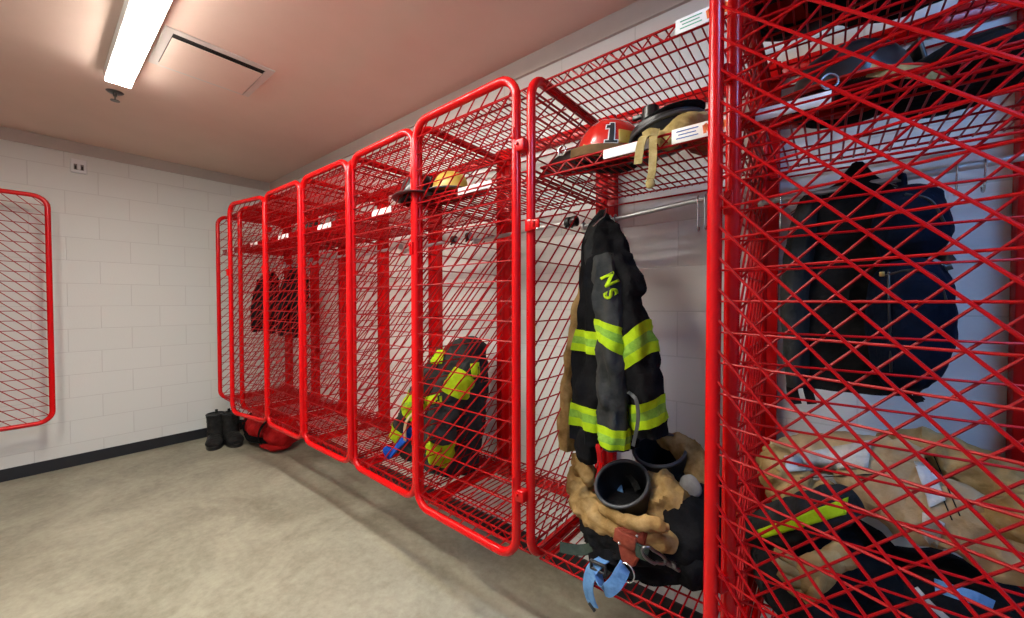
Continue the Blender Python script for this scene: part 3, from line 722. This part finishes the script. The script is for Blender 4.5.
# black helmet with tan hood and straps on the same shelf
H = thing('black_helmet', 'upturned black helmet with tan hood beside the red helmet', 'helmet', (4.765, -.48, 1.975))
c = Vector((4.765, -.47, 2.050)); tiltm = Matrix.Rotation(R(-12), 3, 'Y')
bm = nb(); n = 44; rows = []
for rr, z in [(math.sin(PI/2*j/10), -.085*math.cos(PI/2*j/10)) for j in range(1, 11)]+[(1.0, .012), (.93, .012), (.90, -.01), (.6, -.05), (.2, -.07)]:
    rows.append([bm.verts.new(c+tiltm @ Vector((.118*rr*math.cos(2*PI*i/n), .108*rr*math.sin(2*PI*i/n), z))) for i in range(n)])
for a, b in zip(rows, rows[1:]):
    for i in range(n): bm.faces.new((a[i], a[(i+1) % n], b[(i+1) % n], b[i]))
bm.faces.new(rows[0][::-1]); bm.faces.new(rows[-1]); obj('shell', bm, BLACKP, H)
bm = nb(); tube(bm, [c+tiltm @ Vector((.121*math.cos(2*PI*i/n), .111*math.sin(2*PI*i/n), -.012)) for i in range(n)], .007, 8, closed=True); obj('edge_trim', bm, RUBGREY, H, label='grey edge trim')
bm = nb(); blob(bm, c+Vector((.015, -.02, .016)), (.112, .095, .017), .003, 20, 2, sub=3, rot=tiltm); obj('ear_flap', bm, BLACKC, H)
bm = nb(); cyl(bm, c+Vector((-.035, -.05, .015)), c+Vector((-.035, -.05, .062)), .030, 18, .026); box(bm, c+Vector((-.070, -.05, .042)), (.05, .018, .014), bev=.003); obj('lamp_knob', bm, BLACKP, H)
hood = Limb([U(652, 143, -.56), U(668, 138, -.56), U(684, 128, -.55), U(700, 122, -.50)], [(.022, .022), (.03, .03), (.036, .04), (.03, .03)], (0, 0, 1), .010, (22, 22, 22), 4)
obj('tan_hood', hood.build(nb(), nt=30, n=24), TANSTRAP, H, label='tan knit hood')
bm = nb(); ribbon(bm, [U(652, 134, -.62), U(644, 137, -.648), U(640, 148, -.652), U(638, 164, -.652)], .026, .003, (1, 0, 0)); ribbon(bm, [U(643, 136, -.645), U(650, 132, -.655), U(658, 133, -.652)], .022, .004, (0, 0, 1)); obj('strap', bm, TANSTRAP, H, label='short tan strap')
bm = nb(); ribbon(bm, [U(656, 130, -.63), U(653, 138, -.655), U(653, 155, -.655), U(652, 172, -.655), U(650, 180, -.655)], .024, .003, (1, 0, 0)); blob(bm, U(650, 183, -.655), (.014, .008, .016), .003, 30, 1, sub=3); obj('strap', bm, TANSTRAP, H, label='long tan strap with knotted end')
bm = nb(); blob(bm, (4.87, -.40, 2.00), (.055, .12, .022), .012, 15, 3, 1.968); o = tag(obj('leather_work_glove', bm, LEATHER), 'dark brown leather bundle lying on the open locker shelf end', 'glove'); base(o, (4.87, -.40, 1.968))

# ------------------------------------------------------------------ slumped coat in the fourth locker, blue strap
T = thing('slumped_coat', 'charcoal turnout coat with lime stripes slumped on the rack, behind closed mesh', 'coat', (3.52, -.30, ZF))
P = [(3.47, -.31, ZF+.005), (3.50, -.30, .70), (3.545, -.28, .92), (3.57, -.26, 1.10), (3.585, -.25, 1.215), (3.59, -.25, 1.26)]
SB = Limb(P, [(.19, .17), (.185, .17), (.15, .16), (.115, .15), (.085, .12), (.03, .05)], (1, 0, 0), .024, (9, 9, 7), 14)
sbo = obj('coat_body', SB.build(nb(), nt=50, n=52), SLATE, T)
S1 = Limb([U(446, 352, -.34), U(433, 374, -.40), U(420, 396, -.44), U(407, 418, -.46), U(399, 438, -.45)], [(.05, .05), (.062, .06), (.060, .058), (.056, .052), (.05, .045)], (1, 0, 0), .016, (15, 15, 15), 3)
s1 = obj('sleeve', S1.build(nb(), nt=36, n=32), SLATE, T)
S2 = Limb([U(474, 362, -.34), U(460, 382, -.43), U(450, 406, -.47), U(443, 430, -.49), U(440, 452, -.48), U(440, 462, -.46)], [(.045, .045), (.060, .058), (.062, .055), (.066, .060), (.066, .056), (.045, .04)], (1, 0, 0), .016, (15, 15, 15), 5)
s2 = obj('sleeve', S2.build(nb(), nt=40, n=32), SLATE, T)
for L_, par, t0, t1 in ((S1, s1, .50, .68), (S1, s1, .84, .98), (S2, s2, .14, .30), (S2, s2, .66, .90)):
    obj('reflective_stripe', band(L_, t0, t1, .005, 0, 28), [LIME, LIME], par, label='lime reflective stripe')
bv = bvh_of(sbo, s1, s2)
for q in ([(430, 343), (447, 343), (442, 364), (431, 364)], [(470, 364), (480, 362), (480, 376), (472, 378)], [(424, 397), (442, 393), (442, 402), (425, 406)]):
    bm = patch(nb(), q, bv, .008, 8, 6); solid(obj('lime_patch', bm, LIME, T, label='lime patch'))
bm = nb(); ribbon(bm, [(3.43, -.50, .86), (3.41, -.545, .80), (3.40, -.545, .70)], .02, .006, (1, 0, 0)); obj('zip_flap', bm, PALETAN, T, label='tan flap')
bm = nb(); blob(bm, (3.31, -.40, .62), (.10, .11, .09), .022, 11, 9, ZF); lowl = obj('coat_hem', bm, SLATE, T)
bm = patch(nb(), [(396, 398, ), (416, 394), (416, 408), (394, 412)], bvh_of(lowl, sbo, s1), .006, 8, 4, [0, 0, 1, 0]); solid(obj('reflective_stripe', bm, [LIME, LIMEMID], T, label='lime reflective stripe'))
bm = nb(); blob(bm, (3.27, -.42, .70), (.055, .06, .11), .018, 14, 3, ZF); obj('rolled_cuff', bm, LIME, T, label='lime trimmed cuff')
W = thing('blue_strap', 'bright blue strap on the rack beside the slumped coat', 'strap', (3.14, -.42, ZF))
bm = nb(); ribbon(bm, [U(412, 428, -.50), U(406, 436, -.515), U(398, 445, -.51), U(391, 453, -.50), U(385, 455, -.47)], .062, .008, (.55, .1, .85)); obj('strap_webbing', bm, BRBLUE, W)
bm = nb(); blob(bm, U(389, 451, -.50), (.040, .030, .030), .006, 20, 2, ZF, sub=3); obj('strap_buckle', bm, BRBLUE, W)

fire_helmet((3.775, -.545, 1.975), 'yellow fire helmet on the shelf left of the open locker', HYEL, BLACKP, sz=.72, rz=R(200))
h2 = fire_helmet((3.545, -.545, 1.975), 'black fire helmet on the shelf above the slumped coat', BLACKP, BLACKP, sz=.92, rz=R(140), extras=False)
# knobs on the garment rods seen through the mesh
for i, x, lb in ((3, 3.535, 'black rod clip over the slumped coat, left of its neighbour'), (3, 3.655, 'black rod clip over the slumped coat, nearest the wall post'),
                 (2, 4.285, 'black rod clip left of the turnout coat, farther from it'), (2, 4.318, 'black rod clip left of the turnout coat, nearest its hook')):
    z = 1.795+.03*(x-BX[i]-.02)/(BX[i-1]-BX[i]-.04)
    bm = nb(); cyl(bm, (x-.010, -.30, z), (x+.010, -.30, z), .024, 16); cyl(bm, (x, -.30, z), (x, -.325, z-.03), .006, 8)
    o = tag(obj('rod_clip', bm, BLACKP), lb, 'clip', 'black rod clips'); base(o, (x, -.30, z))

# far lockers: dark clothing
def hung_coat(cx, cy, z0, z1, label, mat, w=.2, seed=0, stripe=False):
    T = thing('work_coat', label, 'coat', (cx, cy, z1), 'dark coats in the far lockers')
    L = Limb([(cx, cy, z1), (cx, cy, z1-.04), (cx, cy-.01, z1-.12), (cx, cy-.02, (z0+z1)/2), (cx, cy-.02, z0)], [(.03, .03), (.09, .05), (w*.95, .08), (w, .09), (w*1.02, .10)], (1, 0, 0), .015, (14, 14, 4), seed)
    obj('coat_body', L.build(nb(), nt=36, n=40), mat, T)
    for s in (-1, 1):
        A = Limb([(cx+s*w*.75, cy-.02, z1-.10), (cx+s*w*1.05, cy-.05, z1-.30), (cx+s*w*1.1, cy-.07, z1-.52), (cx+s*w*1.08, cy-.06, z1-.62)], [(.05, .05), (.058, .055), (.052, .05), (.045, .045)], (1, 0, 0), .009, (14, 14, 7), seed+s)
        a = obj('sleeve', A.build(nb(), nt=24, n=24), mat, T)
        if stripe: obj('reflective_stripe', band(A, .78, .92, .004, 0, 24), [LIME, LIMEMID], a, label='lime reflective stripe')
    bm = nb(); tube(bm, smoothpath([(cx, cy, z1-.02), (cx, cy-.004, z1+.010), (cx, cy-.012, z1+.03), (cx, cy, z1+.040), (cx, cy+.012, z1+.028)], 14), .003, 6); obj('hanger_hook', bm, STEEL, T, label='steel hook')
    return T
hung_coat(.80, -.30, 1.28, 1.775, 'dark coat hanging in the doorless corner locker', BLACKC, .15, 21)
hung_coat(1.46, -.30, 1.42, 1.775, 'short dark coat hanging second from the end wall', BLACKC, .15, 25)
bm = nb(); blob(bm, (1.98, -.34, 2.03), (.12, .14, .07), .02, 9, 5, 1.97); o = tag(obj('folded_clothing', bm, DKGREY), 'dark folded clothing on a shelf third from the end wall', 'clothing'); base(o, (1.98, -.34, 1.97))

# ------------------------------------------------------------------ floor: boots and red bag
def leather_boot(p, yaw, label):
    B = thing('work_boot', label, 'boot', p, 'black boots on the floor', yaw)
    B.scale = (1.18, 1.18, 1.02)
    sh = Limb([(-.035, 0, .06), (-.04, 0, .14), (-.045, 0, .22), (-.05, 0, .29)], [(.064, .062), (.062, .060), (.066, .064), (.072, .068)], (1, 0, 0), .004, (20, 20, 30), 2)
    bm = sh.build(nb(), nt=24, n=26, caps=True); obj('boot_shaft', bm, BOOTL, B, local=True)
    ft = Limb([(-.10, 0, .055), (-.04, 0, .068), (.06, 0, .060), (.13, 0, .050), (.175, 0, .045)], [(.035, .036), (.056, .054), (.050, .060), (.044, .060), (.022, .034)], (0, 0, 1), .003, (20, 20, 20), 4)
    obj('boot_foot', ft.build(nb(), nt=24, n=24), BOOTL, B, local=True)
    bm = nb(); n = 30; lo = []; hi = []
    for k in range(n):
        a = 2*PI*k/n; x = .035+.152*math.cos(a); y = (.062-.008*math.cos(a+PI))*math.sin(a)
        lo.append(bm.verts.new((x, y, 0))); hi.append(bm.verts.new((x, y, .032)))
    for k in range(n): bm.faces.new((lo[k], lo[(k+1) % n], hi[(k+1) % n], hi[k]))
    bm.faces.new(lo[::-1]); bm.faces.new(hi); obj('sole', bm, RUBBER, B, local=True)
    bm = nb(); tube(bm, [(-.05+.072*math.cos(a), .066*math.sin(a), .29) for a in [2*PI*i/20 for i in range(20)]], .008, 8, closed=True); obj('collar', bm, RUBBER, B, local=True)
    bm = nb()
    for i in range(5): z = .10+.035*i; tube(bm, [(.012-.004*i, -.036, z), (.022-.006*i, 0, z+.008), (.012-.004*i, .036, z)], .003, 6)
    obj('laces', bm, DKGREY, B, local=True)
    bm = nb(); ribbon(bm, [(-.10, 0, .27), (-.118, 0, .30), (-.112, 0, .32), (-.10, 0, .28)], .02, .003, (0, 1, 0)); obj('pull_loop', bm, DKGREY, B, local=True)
    return B
leather_boot((.33, -.655, 0), R(-18), 'black leather boot on the floor nearest the bare end wall')
leather_boot((.40, -.530, 0), R(-4), 'black leather boot between its pair and the red bag')
DX, DY = -.28, .06
Bg = thing('duffel_bag', 'red duffel bag with black straps on the floor in the corner', 'bag', (.85, -.23, 0))
bag = Limb([(.66, -.36, .14), (.74, -.37, .16), (.95, -.36, .17), (1.2, -.34, .16), (1.36, -.32, .13), (1.42, -.30, .11)], [(.05, .06), (.13, .13), (.155, .15), (.145, .14), (.11, .12), (.04, .05)], (0, 0, 1), .03, (7, 7, 9), 3)
bm = bag.build(nb(), nt=44, n=40)
for v in bm.verts: v.co.z = max(v.co.z, .002)
bmesh.ops.translate(bm, verts=bm.verts, vec=(DX, DY, 0)); obj('bag_body', bm, BAGRED, Bg)
for x in (.80, 1.22):
    L_ = Limb([(x-.02, -.36, .165), (x, -.36, .165), (x+.02, -.36, .165)], [(.158, .158), (.160, .160), (.158, .158)], (0, 0, 1), 0)
    bm = nb()
    for k in range(27):
        pass
    ribbon(bm, [(x+.02*math.sin(k*.4), -.36-(.165)*math.sin(R(a)), max(.165+.165*math.cos(R(a)), .004)) for k, a in enumerate(range(-20, 165, 15))], .04, .006, (1, 0, 0)); bmesh.ops.translate(bm, verts=bm.verts, vec=(DX, DY, 0)); obj('bag_strap', bm, BLACKC, Bg, label='black webbing strap')
bm = nb(); ribbon(bm, [(.78, -.50, .22), (.70, -.55, .20), (.66, -.56, .10), (.70, -.56, .03)], .04, .006, (1, .3, 0)); bmesh.ops.translate(bm, verts=bm.verts, vec=(DX, DY, 0)); obj('bag_handle', bm, BLACKC, Bg, label='black hanging handle')
bm = nb(); blob(bm, (1.22, -.37, .055), (.20, .13, .050), .018, 9, 2, .002); bmesh.ops.translate(bm, verts=bm.verts, vec=(DX, DY, 0)); obj('end_pocket', bm, BAGRED, Bg)
bm = nb(); ribbon(bm, [(.76+DX, -.50+DY, .10), (.95+DX, -.525+DY, .085), (1.2+DX, -.50+DY, .11), (1.36+DX, -.44+DY, .13)], .055, .010, (0, .2, 1)); obj('side_band', bm, BLACKC, Bg, label='black side band')

# ------------------------------------------------------------------ near locker contents
YN = -.26
T = thing('hanging_jacket', 'black jacket hanging behind the mesh in the nearest locker', 'jacket', U(856, 172, YN))
P, rd = PX([(163, 852, 862, .012), (178, 842, 872, .03), (190, 826, 888, .05), (205, 810, 905, .065), (240, 800, 912, .075), (300, 792, 912, .08), (350, 790, 910, .08), (388, 793, 906, .075)], YN)
JB = Limb(P, rd, (1, 0, 0), .012, (18, 18, 4), 31)
jb = obj('jacket_body', JB.build(nb(), nt=50, n=48), BLACKC, T)
P, rd = PX([(200, 800, 822, .04, -.02), (240, 788, 814, .05, -.05), (300, 782, 808, .05, -.06), (360, 783, 808, .045, -.06), (386, 786, 808, .04, -.06)], YN)
sl = Limb(P, rd, (1, 0, 0), .008, (18, 18, 6), 33); obj('sleeve', sl.build(nb(), nt=30, n=28), DKGREY, T)
bm = nb(); ribbon(bm, [U(795, 370, YN-.06), U(792, 388, YN-.07), U(796, 404, YN-.07)], .03, .004, (1, 0, 0)); ribbon(bm, [U(806, 376, YN-.06), U(808, 390, YN-.07), U(812, 404, YN-.07)], .024, .004, (1, 0, 0)); obj('hanging_straps', bm, BLACKC, T)
q = U(856, 166, YN); rodn = 1.795
bm = nb(); tube(bm, smoothpath([q+Vector((0, 0, -.03)), q+Vector((0, -.002, .02)), Vector((q.x, -.31, rodn+.010)), Vector((q.x, -.30, rodn+.030)), Vector((q.x, -.285, rodn+.012))], 16), .003, 6)
for s in (-1, 1): tube(bm, [q+Vector((0, 0, -.03)), q+Vector((s*.10, 0, -.08)), q+Vector((s*.16, 0, -.125))], .006, 8)
obj('coat_hanger', bm, STEEL, T, label='wire hanger')
T = thing('backpack', 'navy two-lobed backpack hanging right of the black jacket', 'backpack', U(912, 280, -.40))
P, rd = PX([(187, 898, 920, .03), (192, 887, 932, .05), (203, 878, 944, .07), (222, 874, 951, .08), (240, 875, 949, .078), (254, 881, 940, .06), (263, 896, 926, .03)], -.40)
u = obj('upper_pouch', Limb(P, rd, (1, 0, 0), .008, (18, 18, 10), 35, sq=2.2).build(nb(), nt=26, n=40), NAVY, T)
P, rd = PX([(259, 898, 922, .04), (266, 883, 938, .075), (282, 872, 949, .095), (310, 868, 954, .10), (340, 869, 951, .10), (366, 873, 941, .085), (383, 882, 926, .06), (391, 894, 914, .03)], -.40)
lo = obj('main_compartment', Limb(P, rd, (1, 0, 0), .010, (18, 18, 8), 37, sq=2.2).build(nb(), nt=34, n=44), NAVY, T)
bv = bvh_of(u, lo)
for k, (a, b, c_, d) in enumerate((((889, 272), (889, 300), (890, 330), (891, 372)), ((880, 200), (905, 194), (930, 200), (944, 222)), ((884, 276), (912, 270), (936, 277), (946, 300)))):
    pts = []
    for x, y in (a, b, c_, d):
        r_ = ray(x, y).normalized(); h = bv.ray_cast(CAM, r_)
        if h[0] is not None: pts.append(h[0]-r_*.003)
    if len(pts) > 2:
        bm = nb(); tube(bm, smoothpath(pts, 18), .003, 8); obj('zip', bm, BLACKP, T, label='black zip')
bm = nb(); ribbon(bm, [U(938, 254, -.42), U(947, 258, -.44), U(953, 256, -.44)], .02, .008, (0, 0, 1)); ribbon(bm, [U(944, 258, -.43), U(948, 266, -.44), U(950, 270, -.44)], .012, .004, (1, 0, 0)); obj('side_buckle', bm, BLACKP, T)
bm = nb(); ribbon(bm, [U(900, 384, -.44), U(906, 394, -.45), U(912, 400, -.45), U(922, 396, -.45)], .018, .006, (0, 0, 1)); ribbon(bm, [U(905, 386, -.44), U(914, 390, -.46), U(920, 402, -.46)], .014, .005, (1, 0, 0)); obj('bottom_strap', bm, BLACKC, T)
bm = nb(); box(bm, U(882, 274, -.50), (.010, .006, .012), bev=.002); obj('zip_pull', bm, BRASS, T, label='yellow zip pull')
q = U(905, 192, -.40); bm = nb(); tube(bm, smoothpath([q, q+Vector((.0, .03, .05)), Vector((q.x, -.315, rodn+.015)), Vector((q.x, -.30, rodn+.034)), Vector((q.x, -.286, rodn+.01)), q+Vector((.01, .05, .0))], 20), .006, 8); obj('grab_loop', bm, NAVY, T)
s_hook((5.075, -.30, 1.798), 'steel hook on the nearest locker rod left of the black jacket', .08, grp='steel hooks on the nearest locker rod')
for x, lb in ((5.452, 'steel hook on the nearest rod just right of the backpack'), (5.500, 'steel hook on the nearest rod by the right post')): s_hook((x, -.30, 1.815), lb, .05, grp='steel hooks on the nearest locker rod')

# tan trousers heaped on the floor rack
T = thing('tan_trousers', 'heap of worn tan turnout trousers behind the nearest mesh', 'trousers', (5.27, -.36, ZF))
def lim(name, pts, Y, rad, mat, par, seed, amp=.020, label=None, fr=17, side=(0, 0, 1), nt=44, n=32):
    L = pxl(pts, Y, rad, side=side, amp=amp, freq=(fr, fr, fr), seed=seed); return obj(name, L.build(nb(), nt=nt, n=n), mat, par, label=label), L
pk, _ = lim('seat_fold', [(775, 452, .06), (779, 468, 0), (792, 488, -.03), (815, 500, -.04), (838, 492, -.04)], -.34, [(.03, .03), (.05, .05), (.062, .06), (.05, .05), (.03, .03)], TAN, T, 41)
w1, _ = lim('waist_roll', [(778, 458, .06), (815, 452, .05), (850, 455, .05), (890, 462, .03), (925, 468, .02)], -.30, [(.045, .045), (.05, .05), (.055, .05), (.06, .055), (.05, .05)], PALETAN, T, 43)
l1, LL1 = lim('trouser_leg', [(850, 470, .06), (885, 490, -.02), (920, 505, -.05), (960, 520, -.08), (1000, 540, -.10), (1045, 555, -.12)], -.34, [(.05, .05), (.075, .07), (.085, .075), (.072, .07), (.07, .065), (.065, .06)], PALETAN, T, 45)
l2, _ = lim('trouser_leg', [(885, 455, .08), (920, 452, .05), (955, 462, .04), (985, 480, .02), (1015, 500, 0), (1050, 520, -.02)], -.26, [(.05, .05), (.06, .06), (.065, .06), (.06, .06), (.065, .06), (.05, .05)], TAN, T, 47)
l3, _ = lim('trouser_cuff', [(985, 545, -.02), (1005, 528, -.04), (1030, 520, -.05), (1060, 525, -.05)], -.42, [(.03, .03), (.045, .04), (.05, .045), (.045, .04)], TAN, T, 49)
bv = bvh_of(pk, w1, l1, l2)
for quad, lb in (([(784, 456), (872, 440), (868, 468), (786, 472)], 'wide white worn band'), ([(914, 462), (930, 464), (946, 500), (930, 508)], 'pale worn band'), ([(922, 512), (945, 524), (936, 552), (922, 536)], 'grey worn band')):
    bm = patch(nb(), quad, bv, .006, 16, 8); solid(obj('worn_trim', bm, WORN, T, label=lb))
bm = nb()
for a, b in (((926, 458), (952, 520)), ((934, 456), (960, 516)), ((800, 478), (880, 474))):
    pts = []
    for i in range(16):
        r_ = ray(a[0]+(b[0]-a[0])*i/15, a[1]+(b[1]-a[1])*i/15).normalized(); h = bv.ray_cast(CAM, r_)
        if h[0] is not None: pts.append(h[0]-r_*.004)
    if len(pts) > 4: tube(bm, pts, .0014, 5)
obj('stitching', bm, BLACKC, T, label='dark stitched seams')
# dark sleeve with lime stripe
C = thing('dark_coat', 'folded black coat with one lime stripe under the tan trousers', 'coat', (5.16, -.40, ZF))
o1, LS = lim('coat_sleeve', [(752, 530, .08), (778, 526, .0), (805, 517, -.04), (832, 506, -.05), (856, 498, -.03)], -.44, [(.035, .04), (.055, .05), (.055, .05), (.05, .045), (.03, .03)], DKGREY, C, 51, .008)
solid(obj('reflective_stripe', patch(nb(), [(757, 530), (848, 497), (846, 514), (764, 538)], bvh_of(o1), .005, 20, 5), LIME, C, label='lime reflective stripe'))
bm = nb(); blob(bm, (5.22, -.32, .63), (.19, .20, .17), .04, 10, 4, ZF); obj('coat_heap', bm, BLACKC, C)
bm = nb(); blob(bm, (5.07, -.30, .61), (.05, .14, .09), .02, 12, 6, ZF); obj('coat_corner', bm, DKGREY, C, label='charcoal coat corner')
Bg = thing('black_gear_bag', 'black gear bag on the rack at the bottom right corner', 'bag', (5.45, -.36, ZF))
bm = nb(); blob(bm, (5.46, -.33, .63), (.19, .20, .15), .02, 8, 8, ZF); obj('bag_body', bm, BLACKC, Bg)
bm = nb(); ribbon(bm, [U(935, 585, -.56), U(955, 592, -.57), U(975, 598, -.57), U(992, 606, -.56)], .026, .006, (0, .2, 1)); obj('bag_strap', bm, BLUEW, Bg, label='blue webbing strap')
bm = nb(); ribbon(bm, [U(915, 588, -.555), U(930, 604, -.56), U(948, 620, -.56)], .012, .005, (0, .2, 1)); obj('bag_piping', bm, WORN, Bg, label='pale strap')
# tan glove
Gv = thing('work_glove', 'tan leather work glove lying below the lime stripe', 'glove', (5.16, -.545, .60))
YG = -.56
def gl(name, pts, rad, seed, lab=None):
    L = pxl(pts, YG, rad, side=(0, 0, 1), amp=.004, freq=(24, 24, 24), seed=seed); obj(name, L.build(nb(), nt=20, n=18), TAN, Gv, label=lab)
gl('palm', [(838, 556, .03), (824, 566, 0), (808, 576, -.01), (796, 582, 0)], [(.026, .022), (.038, .026), (.042, .028), (.03, .02)], 1)
gl('cuff', [(848, 553, .04), (838, 557, .03), (828, 563, .02)], [(.034, .026), (.032, .026), (.028, .022)], 2)
for i, (pts, r) in enumerate((([(800, 568, -.01), (786, 556, -.02), (776, 549, -.01)], .0125), ([(800, 575, -.02), (784, 567, -.035), (773, 558, -.03)], .013), ([(802, 582, -.02), (790, 580, -.035), (778, 572, -.035)], .0125), ([(806, 588, -.01), (798, 593, -.03), (788, 588, -.03)], .011))):
    gl('finger', pts, [(r, r), (r*1.05, r), (r*.7, r*.7)], 5+i)
gl('thumb', [(820, 574, -.02), (816, 590, -.03), (806, 602, -.03)], [(.015, .014), (.014, .014), (.009, .009)], 11)

# shelf of the nearest locker
fire_helmet((5.235, -.46, 1.975), 'black helmet with red edge on the nearest locker shelf', BLACKP, HRED, sz=1.0, rz=R(20))
bm = nb(); blob(bm, (5.43, -.40, 2.01), (.13, .17, .05), .022, 12, 3, 1.968); o = tag(obj('dark_cloth_bundle', bm, BLACKC), 'dark cloth bundle on the shelf right of the red edged helmet', 'clothing'); base(o, (5.43, -.40, 1.968))
fire_helmet((5.10, -.40, 2.307), 'red helmet on the top rack above the nearest locker', HRED, BLACKP, sz=.85, rz=R(60))
bm = nb(); blob(bm, (5.36, -.34, 2.39), (.22, .20, .10), .03, 7, 12, 2.300); o = tag(obj('black_duffel', bm, BLACKC), 'black duffel lying on the top rack of the nearest locker', 'bag'); base(o, (5.36, -.34, 2.300))

# ------------------------------------------------------------------ world and view
w = bpy.data.worlds.new('world'); SC.world = w; w.use_nodes = True
w.node_tree.nodes['Background'].inputs[0].default_value = (.05, .05, .055, 1); w.node_tree.nodes['Background'].inputs[1].default_value = .3
SC.view_settings.view_transform = 'Standard'; SC.view_settings.look = 'None'; SC.view_settings.gamma = 1; SC.view_settings.use_curve_mapping = False
SC.view_settings.exposure = 0.2
